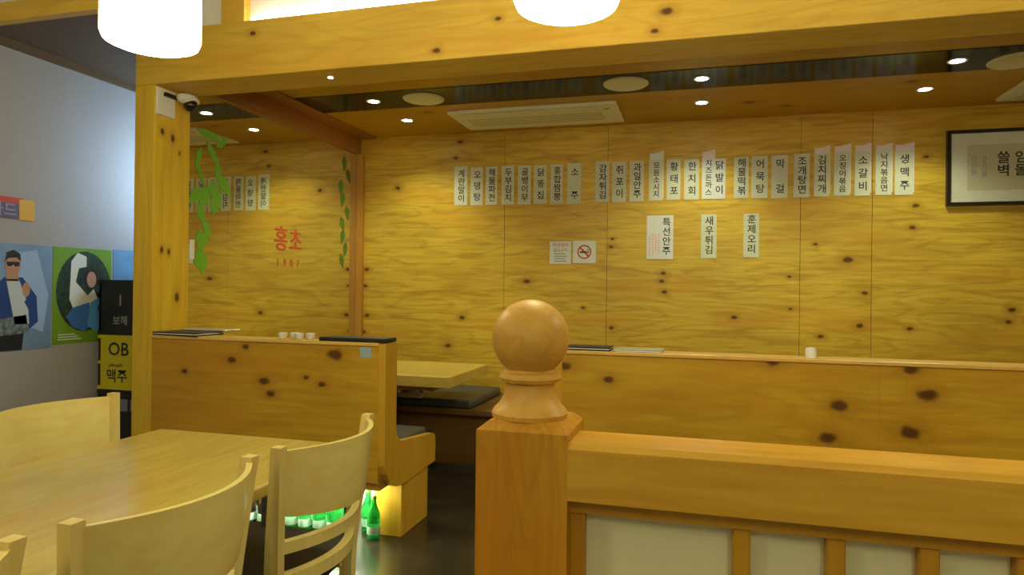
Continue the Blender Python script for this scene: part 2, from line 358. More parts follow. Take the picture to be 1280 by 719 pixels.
# ------------------------------------------------------------------ mirror with printed decoration
t = thing('wall_mirror', 'large mirror with green leaf print and red lettering beside the post', 'mirror', (MX, 4.2, .95))
bx('mirror_glass', M_mirror, MX - .012, MX, 3.2, YB, .45, 2.393, t)
rnd = random.Random(3)
def leaf(cy, cz, L, W, a, mi=0):
    d = Vector((math.cos(a), math.sin(a))); nrm = Vector((-d.y, d.x))
    pts = [Vector((cy, cz)) + d * L * u + nrm * W * v for u, v in ((0, 0), (.3, .5), (.6, .45), (1, 0), (.6, -.45), (.3, -.5))]
    bm = bmesh.new(); poly_x(bm, [(p.x, p.y) for p in pts], MX + .0012 + .0002 * rnd.random(), 0); obj('printed_leaf', bm, (M_green, M_greend)[mi], t)
for (cy, cz, L, W, a) in ((3.26,2.17,.22,.05,-.1),(3.34,2.12,.2,.05,-.9),(3.30,2.08,.16,.04,-1.9),(3.42,2.1,.14,.05,.6),(3.25,2.0,.2,.03,-1.1),(3.43,2.02,.16,.06,-1.4),(3.38,1.9,.2,.09,-1.1),(3.44,1.93,.16,.08,-.7),(3.36,1.86,.18,.08,-2.0),
                          (3.30,1.83,.14,.07,-2.4),(3.42,1.82,.14,.07,-1.7),(3.28,1.74,.12,.06,-1.2),(3.33,1.66,.13,.06,-1.2),(3.29,1.6,.14,.07,-1.5),(3.35,1.58,.12,.06,-2.0),(3.29,1.5,.14,.07,-1.5),(3.26,1.45,.12,.07,-1.0),(3.34,1.46,.14,.06,-1.8)):
    leaf(cy, cz, L, W, a, 0)
for k in range(9): leaf(4.93 + .05 * math.sin(k * 2.1), 2.34 - k * .1, .13, .07, -1.5 + .4 * math.sin(k * 1.7), 1)
recentre(t)
for s, sz, y, z in (('홍', .18, 4.085, 1.585), ('초', .18, 4.26, 1.585), ('1', .075, 4.05, 1.43), ('9', .075, 4.13, 1.43), ('8', .075, 4.21, 1.43), ('7', .075, 4.29, 1.43)):
    o = text(s, sz, M_inkred, (.0015, y - 4.2, z - .95), '+x', t)
bx('white_tab', M_white, MX, MX + .002, 3.215, 3.25, 1.42, 1.53, t)
t.children[-1].matrix_parent_inverse = Matrix.Translation(t.location).inverted()

# ------------------------------------------------------------------ booths
def L_profile(y0, side=1):
    """end panel: backrest running down in a curve into the seat; side=+1 seat towards larger y"""
    P = [(0, 1.0), (.125, 1.0), (.125, .60)]
    for k in range(1, 7):
        a = PI + (PI / 2) * k / 6; P.append((.215 + .09 * math.cos(a), .585 + .09 * math.sin(a)))
    P += [(.60, .455), (.635, .44), (.645, .40), (.64, .29), (.25, .275)]
    for k in range(0, 7):
        a = -PI / 2 - (PI / 2) * k / 6; P.append((.19 + .19 * math.cos(a), .465 + .19 * math.sin(a)))
    return [(y0 + side * p[0], p[1]) for p in P]
def booth(name, label, x0, x1, y0, ends, base_x):
    t = thing(name, label, 'booth bench', ((x0 + x1) / 2, y0 + .3, 0))
    a = x0 + (.035 if ends[0] else 0); b = x1 - (.035 if ends[1] else 0)
    bx('back_panel', M_booth, a, b, y0, y0 + .018, .33, .985, t)
    bx('inner_panel', M_bench, a, b, y0 + .06, y0 + .12, .33, .985, t)
    bx('top_cap', M_boothcap, a, b, y0 - .006, y0 + .128, .985, 1.003, t, .004, 2)
    bx('seat_board', M_bench, a, b, y0 + .018, y0 + .63, .29, .42, t)
    bx('seat_cushion', M_greyv, a, b, y0 + .13, y0 + .60, .42, .49, t, .018, 3)
    bx('back_cushion', M_black, a, b, y0 + .12, y0 + .155, .50, .80, t, .012, 3)
    for e, X in zip(ends, (x0, x1 - .035)):
        if e:
            bm = bmesh.new(); prism(bm, L_profile(y0), 'x', X, X + .035)
            obj('end_panel', bm, M_boothend, t)
    if not ends[0]: bx('rear_board', M_paperw, -2.5, -1.60, y0 + .50, y0 + .515, 0, .29, t)
    for (p, q) in base_x:
        bx('base_block', M_boothend, p, q, y0 + .22, y0 + .56, 0, .30, t, .003)
    recentre(t)
    return t
booth('booth_bench', 'left knotty pine booth bench joined to the post, bottles stored under it', -2.80, -1.44, 2.94, (0, 1), ((-2.80, -2.5), (-1.60, -1.45)))
tb = booth('booth_bench', 'long knotty pine booth bench behind the newel post, with a panel joint', -.62, XR - .02, 2.94, (1, 0), ((-.60, -.45), (1.1, 1.25), (3.0, 3.2)))
o = bx('panel_joint', M_bench, .679, .682, 2.9392, 2.941, .33, .985, tb); o.matrix_parent_inverse = Matrix.Translation(tb.location).inverted()
tag(bx('sticker', plain('sticker_blue', (.30, .42, .50), .5), -1.575, -1.515, 2.9385, 2.9402, .93, .98), 'small pale blue square sticker on the left booth back', 'sticker')
# rear bench under the back wall
t = thing('wall_bench', 'long low wooden bench running under the back wall', 'bench', (-.2, 4.8, 0))
bx('front_panel', M_bench_shade, MX + .03, XR - .02, 4.42, 4.45, .05, .40, t)
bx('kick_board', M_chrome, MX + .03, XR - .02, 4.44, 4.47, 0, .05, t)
bx('seat_board', M_bench_shade, MX + .03, XR - .02, 4.36, YB, .40, .44, t, .004)
recentre(t)
for a, b, lb in ((-2.74, -1.50, 'dark grey seat cushion on the wall bench beside the booth table'),):
    tag(bx('seat_cushion', M_greyv, a, b, 4.37, 5.10, .44, .50, None, .02, 3), lb, 'cushion')
def crumple(name, cx, cy, z, rx, ry, h, mat, seed):
    rn = random.Random(seed); bm = bmesh.new()
    bmesh.ops.create_grid(bm, x_segments=10, y_segments=10, size=1)
    for v in bm.verts:
        d = max(abs(v.co.x), abs(v.co.y)); hh = h * (1 - d ** 2) * (.4 + .9 * rn.random()) + .003
        v.co = Vector((cx + v.co.x * rx * (1 + .1 * rn.random()), cy + v.co.y * ry * (1 + .1 * rn.random()), z + hh))
    g = bmesh.ops.solidify(bm, geom=bm.faces[:], thickness=.003)
    return obj(name, bm, mat, None, True, 50)
tag(crumple('cloth_napkin', -1.97, 4.44, .499, .09, .065, .06, M_napkin, 5), 'crumpled white napkin on the grey bench cushion', 'napkin')
# booth table
t = thing('booth_table', 'small pale wooden table between booth bench and wall bench', 'table', (-2.1, 4.3, 0))
bx('table_top', M_table2, -2.75, -1.48, 3.90, 4.69, .65, .72, t, .006, 2)
bx('apron', M_bench, -2.65, -1.62, 4.0, 4.6, .615, .65, t)
bx('column', M_blackm, -2.16, -2.04, 4.24, 4.36, .03, .615, t)
bx('foot_plate', M_blackm, -2.4, -1.8, 4.05, 4.36, 0, .03, t, .004)
recentre(t)
# things lying on the booth tops
def menu_folder(name, label, x0, x1, y0, y1, z, mat, tilt=0, th=.018):
    t = thing(name, label, 'menu', ((x0 + x1) / 2, (y0 + y1) / 2, z), tilt)
    W, D = (x1 - x0) / 2, (y1 - y0) / 2
    bx('cover', mat, -W, W, -D, D, 0, th * .35, t, .001); bx('pages', M_paperw, -W + .004, W - .004, -D + .004, D - .004, th * .35, th * .7, t); bx('cover', mat, -W, W, -D, D, th * .7, th, t, .001)
    return t
menu_folder('menu_folder', 'black menu folder lying on the booth top beside the post', -2.79, -2.50, 2.93, 3.13, 1.003, M_black, -.05)
tag(bx('silver_tray', M_silver, -2.74, -2.45, 3.075, 3.20, 1.022, 1.03, None, .002), 'thin silvery tray on the black menu folder beside the post', 'tray')
tag(bx('seat_mat', M_black, -1.80, -1.445, 2.936, 3.07, 1.003, 1.023, None, .004), 'folded black mat on the left booth top above the sticker', 'mat')
menu_folder('menu_folder', 'black menu folder on the long booth top behind the finial ball', -.57, -.375, 2.935, 3.06, 1.003, M_black, 0, .016)
menu_folder('menu_folder', 'white paper menu on the long booth top next to the black folder', -.36, -.15, 2.935, 3.06, 1.003, M_silver, 0, .012)
for i, (x, y) in enumerate(((-2.03, 2.98), (-1.975, 3.0), (-1.93, 2.97), (-1.885, 3.0))):
    bm = bmesh.new(); lathe(bm, [(0, 0), (.012, 0), (.021, .012), (.024, .032), (.022, .032), (.018, .012), (0, .008)], 0, 0, 16)
    o = obj('spirit_cup', bm, M_white, None, True, 40); o.location = (x, y, 1.003)
    tag(o, 'tiny white cup in the row on the left booth top', 'cup', 'cups on the left booth top')
bm = bmesh.new(); lathe(bm, [(0, 0), (.022, 0), (.022, .035), (.018, .04), (.008, .042), (0, .042)], 0, 0, 18)
o = obj('lidded_jar', bm, M_white, None, True, 40); o.location = (.437, 2.98, 1.003); tag(o, 'small white jar standing alone on the long booth top', 'jar')

# ------------------------------------------------------------------ bottles under the left booth and their lamp
t = thing('strip_lamp', 'glowing fluorescent strip lamp under the left booth seat', 'lamp', (-2.0, 3.05, .25))
bx('lamp_body', M_white, -2.45, -1.61, 3.03, 3.07, .275, .29, t)
bx('lamp_tube', M_tube, -2.44, -1.615, 3.035, 3.065, .252, .275, t, .006, 2)
recentre(t)
bt = thing('soju_bottle', 'green glass bottle standing apart beside the wooden base block of the left booth', 'bottle', (-1.575, 3.10, 0), 0, 'green bottles under the left booth')
bm = bmesh.new(); lathe(bm, [(0, 0), (.030, 0), (.033, .004), (.033, .118), (.030, .135), (.018, .165), (.0135, .18), (.0125, .202), (0, .202)], 0, 0, 18); obj('glass', bm, M_bottle, bt, True, 50)
bm = bmesh.new(); lathe(bm, [(.0336, .03), (.0338, .031), (.0338, .068), (.0336, .069)], 0, 0, 18); obj('paper_label', bm, plain('bottle_label', (.32, .46, .36), .6), bt, True, 50)
bm = bmesh.new(); lathe(bm, [(0, .2), (.0145, .2), (.0145, .214), (.012, .217), (0, .217)], 0, 0, 14); obj('cap', bm, M_greend, bt, True, 50)
brown_me = [c for c in bt.children if c.name.startswith('glass')][0].data.copy(); brown_me.materials.clear(); brown_me.materials.append(plain('brown_bottle_glass', (.018, .010, .006), .12))
for i in range(1, 20):
    x = -1.575 - .083 * (i % 10) - (.08 if i >= 10 else 0) - (.06 if i % 10 else 0); y = 3.10 + (.10 if i >= 10 else 0) + .012 * math.sin(i * 3.1)
    row = 'rear' if i >= 10 else 'front'; dark = i % 10 >= 7
    d = dup(bt, (x, y, 0), i * .9, ('dark brown' if dark else 'green') + ' glass bottle in the %s row under the left booth' % row)
    if dark:
        d.name = 'beer_bottle'; d['group'] = 'brown bottles under the left booth'
        for c in d.children:
            if c.name.startswith('glass'): c.data = brown_me
tag(bx('support_leg', M_blackm, -1.665, -1.635, 2.96, 2.99, 0, .29, None, .002), 'slim black upright leg under the left booth front', 'leg')

# ------------------------------------------------------------------ dining table and chairs
t = thing('dining_table', 'long pale wooden dining table with chairs on both sides', 'table', (-1.51, 1.15, 0))
bx('table_top', M_table, -1.91, -1.11, .25, 2.055, .705, .74, t, .008, 3)
bm = bmesh.new(); box(bm, -1.80, -1.22, .45, 1.9, .665, .705); obj('under_frame', bm, M_blackm, t)
for y in (.6, 1.75):
    bx('column', M_blackm, -1.56, -1.46, y - .05, y + .05, .03, .665, t, .004)
    bx('foot', M_blackm, -1.83, -1.19, y - .05, y + .05, 0, .03, t, .006)
    bx('bracket', M_chrome, -1.24, -1.205, y - .03, y + .03, .56, .665, t, .003)
recentre(t)

def chair():
    """local frame: sitter faces -x, backrest at x=0, width along y, origin on the floor"""
    t = thing('dining_chair', '', 'chair')
    HW = .225
    prof = [(-.03, 0), (-.02, .25), (-.015, .45), (0, .62), (.025, .86)]
    half = lambda z: .195 + .045 * max(0, (z - .42) / .44)
    fine = []
    for i in range(len(prof) - 1):
        for k in range(4):
            q = k / 4; fine.append((prof[i][0] * (1 - q) + prof[i + 1][0] * q, prof[i][1] * (1 - q) + prof[i + 1][1] * q))
    fine.append(prof[-1])
    for s in (-1, 1):
        bm = bmesh.new()
        pts = [Vector((x, s * half(z), z)) for x, z in fine]
        wd = [.030 + .012 * math.sin(min(1, z / .8) * PI) for x, z in fine]
        sweep(bm, pts, wd, .030, frame=lambda i: (Vector((1, 0, 0)), Vector((0, 1, 0))))
        obj('rear_leg', bm, M_chair, t)
    for s in (-1, 1):
        bm = bmesh.new(); sweep(bm, [Vector((-.43, s * .20, 0)), Vector((-.41, s * .20, .43))], [.03, .038], [.03, .038], frame=lambda i: (Vector((1, 0, 0)), Vector((0, 1, 0)))); obj('front_leg', bm, M_chair, t)
    def bow(z, dx, d=.10): # point row across the back
        return [Vector((dx + d * (1 - q * q), half(z) * q, z)) for q in [-1 + k / 8 for k in range(17)]]
    def tang(pts):
        def fr(i):
            a = pts[max(0, i - 1)]; b = pts[min(len(pts) - 1, i + 1)]; d = (b - a).normalized(); return Vector((d.y, -d.x, 0)), Vector((0, 0, 1))
        return fr
    # curved plywood back, leaning with the posts
    lo, hi = bow(.675, .004), bow(.848, .022)
    for i, v in enumerate(lo): v.z -= .022 * (1 - (-1 + i / 8) ** 2)
    bm = bmesh.new()
    rows = []
    for i in range(17):
        fr = tang(lo)(i)[0]
        drop = .0
        rows.append([bm.verts.new(lo[i] - fr * .007), bm.verts.new(lo[i] + fr * .007), bm.verts.new(hi[i] + fr * .007), bm.verts.new(hi[i] - fr * .007)])
    for a, b in zip(rows, rows[1:]):
        for k in range(4): bm.faces.new((a[k], a[(k + 1) % 4], b[(k + 1) % 4], b[k]))
    bm.faces.new(list(reversed(rows[0]))); bm.faces.new(rows[-1])
    obj('backrest', bm, M_chairb, t, True, 40)
    p = bow(.585, -.004, .075); bm = bmesh.new(); sweep(bm, p, .022, .032, frame=tang(p)); obj('back_rail', bm, M_chair, t, True, 40)
    p = bow(.49, -.014, .06); bm = bmesh.new(); sweep(bm, p, .026, .036, frame=tang(p)); obj('seat_rail', bm, M_chair, t, True, 40)
    bm = bmesh.new(); box(bm, -.42, -.03, -.19, -.168, .385, .435); box(bm, -.42, -.03, .168, .19, .385, .435); box(bm, -.42, -.395, -.19, .19, .385, .435); obj('seat_frame', bm, M_chair, t)
    bm = bmesh.new()
    pl = []
    for (x, y) in ((-.44, -.21), (-.44, .21), (-.02, .20), (.02, .12), (.04, 0), (.02, -.12), (-.02, -.20)): pl.append((x, y))
    prism(bm, pl, 'z', .435, .485)
    bmesh.ops.bevel(bm, geom=bm.edges[:], offset=.012, segments=2, affect='EDGES')
    obj('seat_cushion', bm, M_black, t, True, 40)
    bm = bmesh.new(); box(bm, -.41, -.04, -.21, -.19, .2, .225); box(bm, -.41, -.04, .19, .21, .2, .225); obj('stretcher', bm, M_chair, t)
    return t
c0 = chair(); c0['group'] = 'dining chairs'
XC = -1.055
c0.location = (XC, 1.74, 0); c0['label'] = 'pale wooden dining chair at the table end beside the booth bench'
dup(c0, (XC - .01, 1.16, 0), 0, 'middle pale dining chair between two others along the table side')
dup(c0, (XC - .03, .59, 0), 0, 'pale dining chair third in the row from the booth bench')
dup(c0, (-2.10, 1.81, 0), PI, 'pale dining chair across the table, backing onto the poster wall')
dup(c0, (-2.10, 1.2, 0), PI, 'pale dining chair across the table, second from the crates')

# ------------------------------------------------------------------ newel post, rail and lattice screen
nx, ny = -.2225, .912
t = thing('newel_screen', 'low wooden screen with turned ball newel post, thick rail and white lattice panels', 'screen', (nx, ny, 0))
bm = bmesh.new(); h = .0615
box(bm, nx - h, nx + h, ny - h, ny + h, 0, 1.083)
A = [bm.verts.new((nx + s * h, ny + u * h, 1.083)) for s, u in ((-1, -1), (1, -1), (1, 1), (-1, 1))]
q = .048; B = [bm.verts.new((nx + s * q, ny + u * q, 1.094)) for s, u in ((-1, -1), (1, -1), (1, 1), (-1, 1))]
for k in range(4): bm.faces.new((A[k], A[(k + 1) % 4], B[(k + 1) % 4], B[k]))
bm.faces.new(B)
np_ = obj('newel_post', bm, M_newel, t)
prof = [(0, 0), (.046, 0), (.052, .004), (.053, .010), (.050, .015), (.0435, .021), (.038, .030), (.035, .040), (.034, .050), (.041, .053), (.0435, .058), (.041, .064), (.034, .067), (.033, .069)]
cz, R = .112, .0535
a0 = math.asin(.033 / R)
for k in range(1, 19): a = a0 + (PI - a0) * k / 18; prof.append((R * math.sin(a) if k < 18 else 0, cz - R * math.cos(a)))
bm = bmesh.new(); lathe(bm, prof, 0, 0, 40); o = obj('ball_finial', bm, M_ball, t, True, 35); o.location = (nx - .004, ny, 1.090)
RX = 1.55
bm = bmesh.new(); prism(bm, [(.850, 1.0), (.850, 1.066), (.857, 1.073), (.936, 1.073), (.943, 1.066), (.943, 1.0)], 'x', nx + h, RX); obj('rail', bm, M_rail, t)
xs = [(-.165, -.143)]; pos = -.143; k = 0
wid = [.185, .086, .078, .076, .185, .086, .078, .076, .185, .086, .078, .076, .185]
for wv in wid:
    pos += wv
    if pos > RX - .03: break
    xs.append((pos, pos + .021)); pos += .021
bx('lattice_top_stick', M_lattice, nx + h, RX, .875, .925, .978, 1.0, t)
for a, b in xs: bx('lattice_upright', M_lattice, a, b, .880, .920, .06, .978, t, .002)
for z in (.86, .62, .38, .14): bx('lattice_crossbar', M_lattice, nx + h, RX, .884, .916, z, z + .021, t)
bx('lattice_bottom_stick', M_lattice, nx + h, RX, .875, .925, 0, .06, t)
for (a, b), (c, d) in zip(xs, xs[1:]): bx('white_pane', M_acryl, b, c, .899, .904, .06, .978, t)
bx('end_post', M_newel, RX, RX + .12, ny - h, ny + h, 0, 1.083, t, .004)
recentre(t)
for c in t.children:
    if c.name.startswith('ball_finial'): pass

# ------------------------------------------------------------------ pendants
def pendant(x, y, z, label, drop=.29, r=.128):
    t = thing('pendant_lamp', label, 'lamp', (x, y, z), 0, 'pendant lamps')
    bm = bmesh.new(); lathe(bm, [(0, .004), (r * .8, 0), (r * .95, .008), (r, .024), (r, drop), (r * .94, drop + .012), (0, drop + .012)], 0, 0, 40); obj('lamp_shade', bm, M_shade, t, True, 40)
    bm = bmesh.new(); lathe(bm, [(0, drop + .01), (.03, drop + .01), (.03, drop + .05), (.01, drop + .06), (0, drop + .06)], 0, 0, 16); obj('lamp_holder', bm, M_chrome, t, True, 40)
    bm = bmesh.new(); lathe(bm, [(0, drop + .05), (.004, drop + .05), (.004, ZM - z - .02), (0, ZM - z - .02)], 0, 0, 8); obj('cord', bm, M_white, t)
    bm = bmesh.new(); lathe(bm, [(0, ZM - z - .03), (.045, ZM - z - .03), (.05, ZM - z), (0, ZM - z)], 0, 0, 20); obj('ceiling_rose', bm, M_white, t, True, 40)
    return t
pendant(-1.5, 1.56, 1.945, 'white opal drum pendant lamp hanging over the dining table')
pendant(-.318, 1.60, 1.945, 'white opal drum pendant lamp hanging in front of the beam behind the newel post')
pendant(.95, 1.6, 1.945, 'added unseen fill lamp, white opal drum pendant above the lattice screen')  # this pendant and the next two are unseen, added as room fill light
pendant(-1.5, -.4, 1.945, 'added unseen fill lamp, white opal drum pendant behind the dining table')
pendant(.6, -.9, 1.945, 'added unseen fill lamp, white opal drum pendant over the open floor behind the viewpoint')

# ------------------------------------------------------------------ alcove ceiling fixtures
def downlight(x, y, label, z=ZC):
    t = thing('downlight', label, 'light', (x, y, z), 0, 'alcove downlights')
    bm = bmesh.new(); lathe(bm, [(.034, -.004), (.046, -.007), (.05, -.004), (.05, .0), (.034, .0)], 0, 0, 24); obj('trim_ring', bm, M_white, t, True, 40)
    bm = bmesh.new(); lathe(bm, [(0, -.005), (.035, -.005), (.035, -.001), (0, -.001)], 0, 0, 20); obj('lens', bm, M_spotlit, t)
    ld = bpy.data.lights.new('downlight_beam', 'SPOT'); ld.energy = SPOT_W; ld.color = (.93, 1, .62); ld.spot_size = math.radians(128); ld.spot_blend = .65; ld.shadow_soft_size = .035
    lo = bpy.data.objects.new('downlight_beam', ld); COL.objects.link(lo); lo.location = (0, 0, -.012); lo.parent = t
ordn = {-2.137: 'nearest the mirror', -.005: 'between the two round speakers and the picture', 1.317: 'nearest the framed calligraphy'}
for x, s in ordn.items():
    downlight(x, 4.131, 'small downlight set in the dark ceiling glass, ' + s, ZC - .004)
    downlight(x, 4.674, 'small downlight in the wooden alcove ceiling, ' + s)
def speaker(x, y, label):
    t = thing('ceiling_speaker', label, 'speaker', (x, y, ZC - .004), 0, 'round ceiling speakers')
    bm = bmesh.new(); lathe(bm, [(.108, -.006), (.128, -.012), (.137, -.006), (.137, .0), (.108, .0)], 0, 0, 32); obj('rim', bm, M_ivory, t, True, 40)
    bm = bmesh.new(); lathe(bm, [(0, -.006), (.109, -.004), (.109, 0), (0, 0)], 0, 0, 32); obj('grille', bm, plain('speaker_grille', (.42, .40, .30), .6, var=.4, scale=200), t, True, 40)
speaker(-1.78, 4.15, 'round ivory ceiling speaker in the dark glass nearest the mirror')
speaker(-.45, 4.13, 'round ivory ceiling speaker in the dark glass beside the air conditioner')
speaker(1.62, 4.2, 'round ivory ceiling speaker in the dark glass near the calligraphy')
def aircon(x0, x1, y0, y1, label):
    t = thing('ceiling_air_conditioner', label, 'air conditioner', ((x0 + x1) / 2, (y0 + y1) / 2, ZC))
    bx('panel', M_ivory, x0, x1, y0, y1, ZC - .025, ZC, t, .008, 2)
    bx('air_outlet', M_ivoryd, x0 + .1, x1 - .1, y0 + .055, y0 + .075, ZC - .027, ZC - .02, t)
    bx('louver', M_ivory, x0 + .1, x1 - .1, y0 + .04, y0 + .1, ZC - .032, ZC - .028, t)
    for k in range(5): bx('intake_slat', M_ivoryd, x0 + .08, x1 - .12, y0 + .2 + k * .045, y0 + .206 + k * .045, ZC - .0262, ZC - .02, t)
    bx('display', M_blackm, x1 - .09, x1 - .06, y0 + .1, y0 + .115, ZC - .0265, ZC - .02, t)
    recentre(t)
aircon(-1.75, -.55, 4.49, 5.0, 'flat ivory ceiling air conditioner above the first menu strips')
aircon(1.81, 3.0, 4.55, 5.0, 'flat ivory ceiling air conditioner above the framed calligraphy')

# ------------------------------------------------------------------ menu strips on the back wall
strips = [(-1.881,.113,1.943,2.258,'계란말이'),(-1.746,.105,1.94,2.247,'오뎅탕'),(-1.621,.097,1.943,2.249,'해물파전'),(-1.485,.103,1.941,2.25,'두부김치'),(-1.349,.107,1.938,2.245,'골뱅이무'),(-1.22,.106,1.941,2.246,'닭똥집'),(-1.088,.098,1.938,2.247,'홍합짬뽕'),(-.95,.109,1.935,2.248,'소\n\n주'),
 (-.732,.107,1.942,2.252,'감자튀김'),(-.604,.106,1.939,2.247,'쥐포이'),(-.472,.105,1.942,2.248,'과일안주'),(-.33,.101,1.945,2.308,'모듬소시지'),(-.201,.101,1.948,2.249,'황태포'),(-.071,.106,1.945,2.244,'한치회'),(.046,.086,1.948,2.304,'치즈돈까스'),(.122,.094,1.946,2.242,'닭발이'),
 (.278,.101,1.948,2.247,'해물떡볶'),(.403,.111,1.945,2.248,'어묵탕'),(.538,.109,1.942,2.248,'막\n\n걸'),(.684,.103,1.944,2.253,'조개탕면'),(.815,.1,1.946,2.298,'김치찌개'),(.946,.104,1.949,2.304,'오징어볶음'),(1.076,.098,1.945,2.303,'소갈비'),(1.208,.101,1.947,2.297,'낙지볶음면'),(1.334,.114,1.944,2.296,'생맥주')]
names = ['first','second','third','fourth','fifth','sixth','seventh','eighth','ninth','tenth','eleventh','twelfth','thirteenth','fourteenth','fifteenth','sixteenth','seventeenth','eighteenth','nineteenth','twentieth','twenty-first','twenty-second','twenty-third','twenty-fourth','twenty-fifth']
for i, (x, wd, z0, z1, s) in enumerate(strips):
    t = thing('menu_strip', names[i] + ' paper menu strip from the mirror in the upper row on the back wall', 'menu strip', (x, YB - .002 - (.003 if i == 14 else 0), z0), 0, 'upper row of menu strips')
    long = z1 - z0 > .33
    bx('paper', M_paperw if i in (14, 15) else M_paper, -wd / 2, wd / 2, -.0015, .0015, 0, .305 if long else z1 - z0, t)
    hh = .305
    if long:
        bx('rear_sheet', M_pink if i > 11 else M_paperw, -wd / 2 + .004, wd / 2 + .006, .0005, .0019, .02, z1 - z0 - .008, t)
        o = t.children[-1]
    if long:
        bm = bmesh.new(); prism(bm, [(-wd / 2 + .004, z1 - z0 - .02), (wd / 2 + .006, z1 - z0 - .02), (wd / 2 + .006, z1 - z0 + .01)], 'y', .0006, .0018); obj('rear_sheet_corner', bm, M_pink if i > 11 else M_paperw, t)
    body = s if '\n' in s else '\n'.join(s)
    nl = body.count('\n') + 1
    step = .27 / nl
    sz = min(.068, step * .98)
    text(body, sz, M_ink, (.004, -.0018, hh / 2), '-y', t, step / sz)
low = [(-.393,-.198,1.505,1.833,'특선안주',1,'wide white paper notice with small print below the menu strips'),(.001,.111,1.511,1.834,'새우튀김',0,'single cream menu strip hanging below the row, beside the wide notice'),(.297,.404,1.517,1.834,'훈제오리',0,'single cream menu strip hanging below the row, farthest from the wide notice')]
for x0, x1, z0, z1, s, wide, lb in low:
    t = thing('menu_notice' if wide else 'menu_strip', lb, 'notice' if wide else 'menu strip', ((x0 + x1) / 2, YB - .002, z0))
    wd = x1 - x0
    bx('paper', M_paperw if wide else M_paper, -wd / 2, wd / 2, -.0015, .0015, 0, z1 - z0, t)
    text('\n'.join(s), .068, M_ink, (.048 if wide else .003, -.0018, .165), '-y', t, 1.05)
    if wide:
        bm = bmesh.new()
        for k, (xx, h0, h1) in enumerate(((-.075, .03, .18), (-.052, .03, .2), (-.03, .06, .19), (-.008, .05, .2))):
            for q in range(9):
                zz = h0 + (h1 - h0) * q / 9; box(bm, xx - .006, xx + .006, -.002, -.0015, zz, zz + .011)
        obj('small_print', bm, M_inkpink, t)
# two small square notices
def notice(x0, x1, z0, z1, lb, kind):
    t = thing('warning_notice', lb, 'notice', ((x0 + x1) / 2, YB - .002, z0)); wd = x1 - x0; hh = z1 - z0
    bx('paper', M_paperw, -wd / 2, wd / 2, -.0015, .0015, 0, hh, t)
    if kind == 0:
        text('미성년자', .034, M_inkred, (0, -.0018, hh - .028), '-y', t)
        text('출입금지', .030, M_inkgrey, (0, -.0018, hh - .068), '-y', t)
        bm = bmesh.new()
        for q in range(4): box(bm, -.05, .05 - .01 * (q % 2), -.002, -.0015, .018 + q * .019, .026 + q * .019)
        obj('small_print', bm, M_inkgrey, t)
    else:
        bm = bmesh.new(); n = 28; ro, ri = .055, .044; c = hh / 2
        V = [[bm.verts.new((r * math.cos(2 * PI * k / n), -.0018, c + r * math.sin(2 * PI * k / n))) for k in range(n)] for r in (ro, ri)]
        for k in range(n): bm.faces.new((V[0][k], V[0][(k + 1) % n], V[1][(k + 1) % n], V[1][k]))
        d = .031; e = .005
        bm.faces.new([bm.verts.new((x, -.0019, c + z)) for x, z in ((-d - e, d - e), (d - e, -d - e), (d + e, -d + e), (-d + e, d + e))])
        obj('prohibition_ring', bm, M_inkred, t)
        bm = bmesh.new(); box(bm, -.036, .02, -.0021, -.0017, c - .008, c + .004); box(bm, .023, .034, -.0021, -.0017, c - .008, c + .004)
        for q in range(3): box(bm, .02 + q * .006, .023 + q * .006, -.0021, -.0017, c + .008, c + .022)
        obj('cigarette_symbol', bm, M_ink, t)
notice(-1.138, -.969, 1.468, 1.642, 'small white notice with red heading lettering on the back wall', 0)
notice(-.954, -.776, 1.475, 1.647, 'small white no smoking notice with ring symbol on the back wall', 1)
# framed calligraphy
t = thing('framed_calligraphy', 'black framed calligraphy behind glass on the back wall', 'picture', (2.07, YB, 1.861))
W, Hh = .485, .503; fwid = .022
bm = bmesh.new(); box(bm, -W, -W + fwid, -.035, 0, 0, Hh); box(bm, W - fwid, W, -.035, 0, 0, Hh); box(bm, -W + fwid, W - fwid, -.035, 0, 0, fwid); box(bm, -W + fwid, W - fwid, -.035, 0, Hh - fwid, Hh); obj('frame', bm, plain('frame_black', (.012, .008, .006), .35), t)
bx('mount', plain('mount_paper', (.70, .69, .58), .12, var=.02), -W + fwid, W - fwid, -.02, -.004, fwid, Hh - fwid, t)
bx('scroll_paper', plain('scroll_paper', (.58, .55, .38), .2, var=.04), -W + .12, W - .12, -.0215, -.0195, .10, Hh - .10, t)
for s, sz, x, z, m_ in (('쓸\n벽', .085, -.155, .265, M_ink), ('임\n돌', .085, -.055, .265, M_ink), ('산\n외\n동', .045, -.325, .265, M_inkgrey), ('경\n진\n년\n봄', .036, -.265, .255, M_inkgrey), ('길\n문', .085, .05, .265, M_ink), ('은\n인', .085, .15, .265, M_ink)):
    text(s, sz, m_, (x, -.0222, z), '-y', t, 1.0)
bx('red_seal', M_inkpink, -.337, -.313, -.0222, -.0212, .165, .19, t)

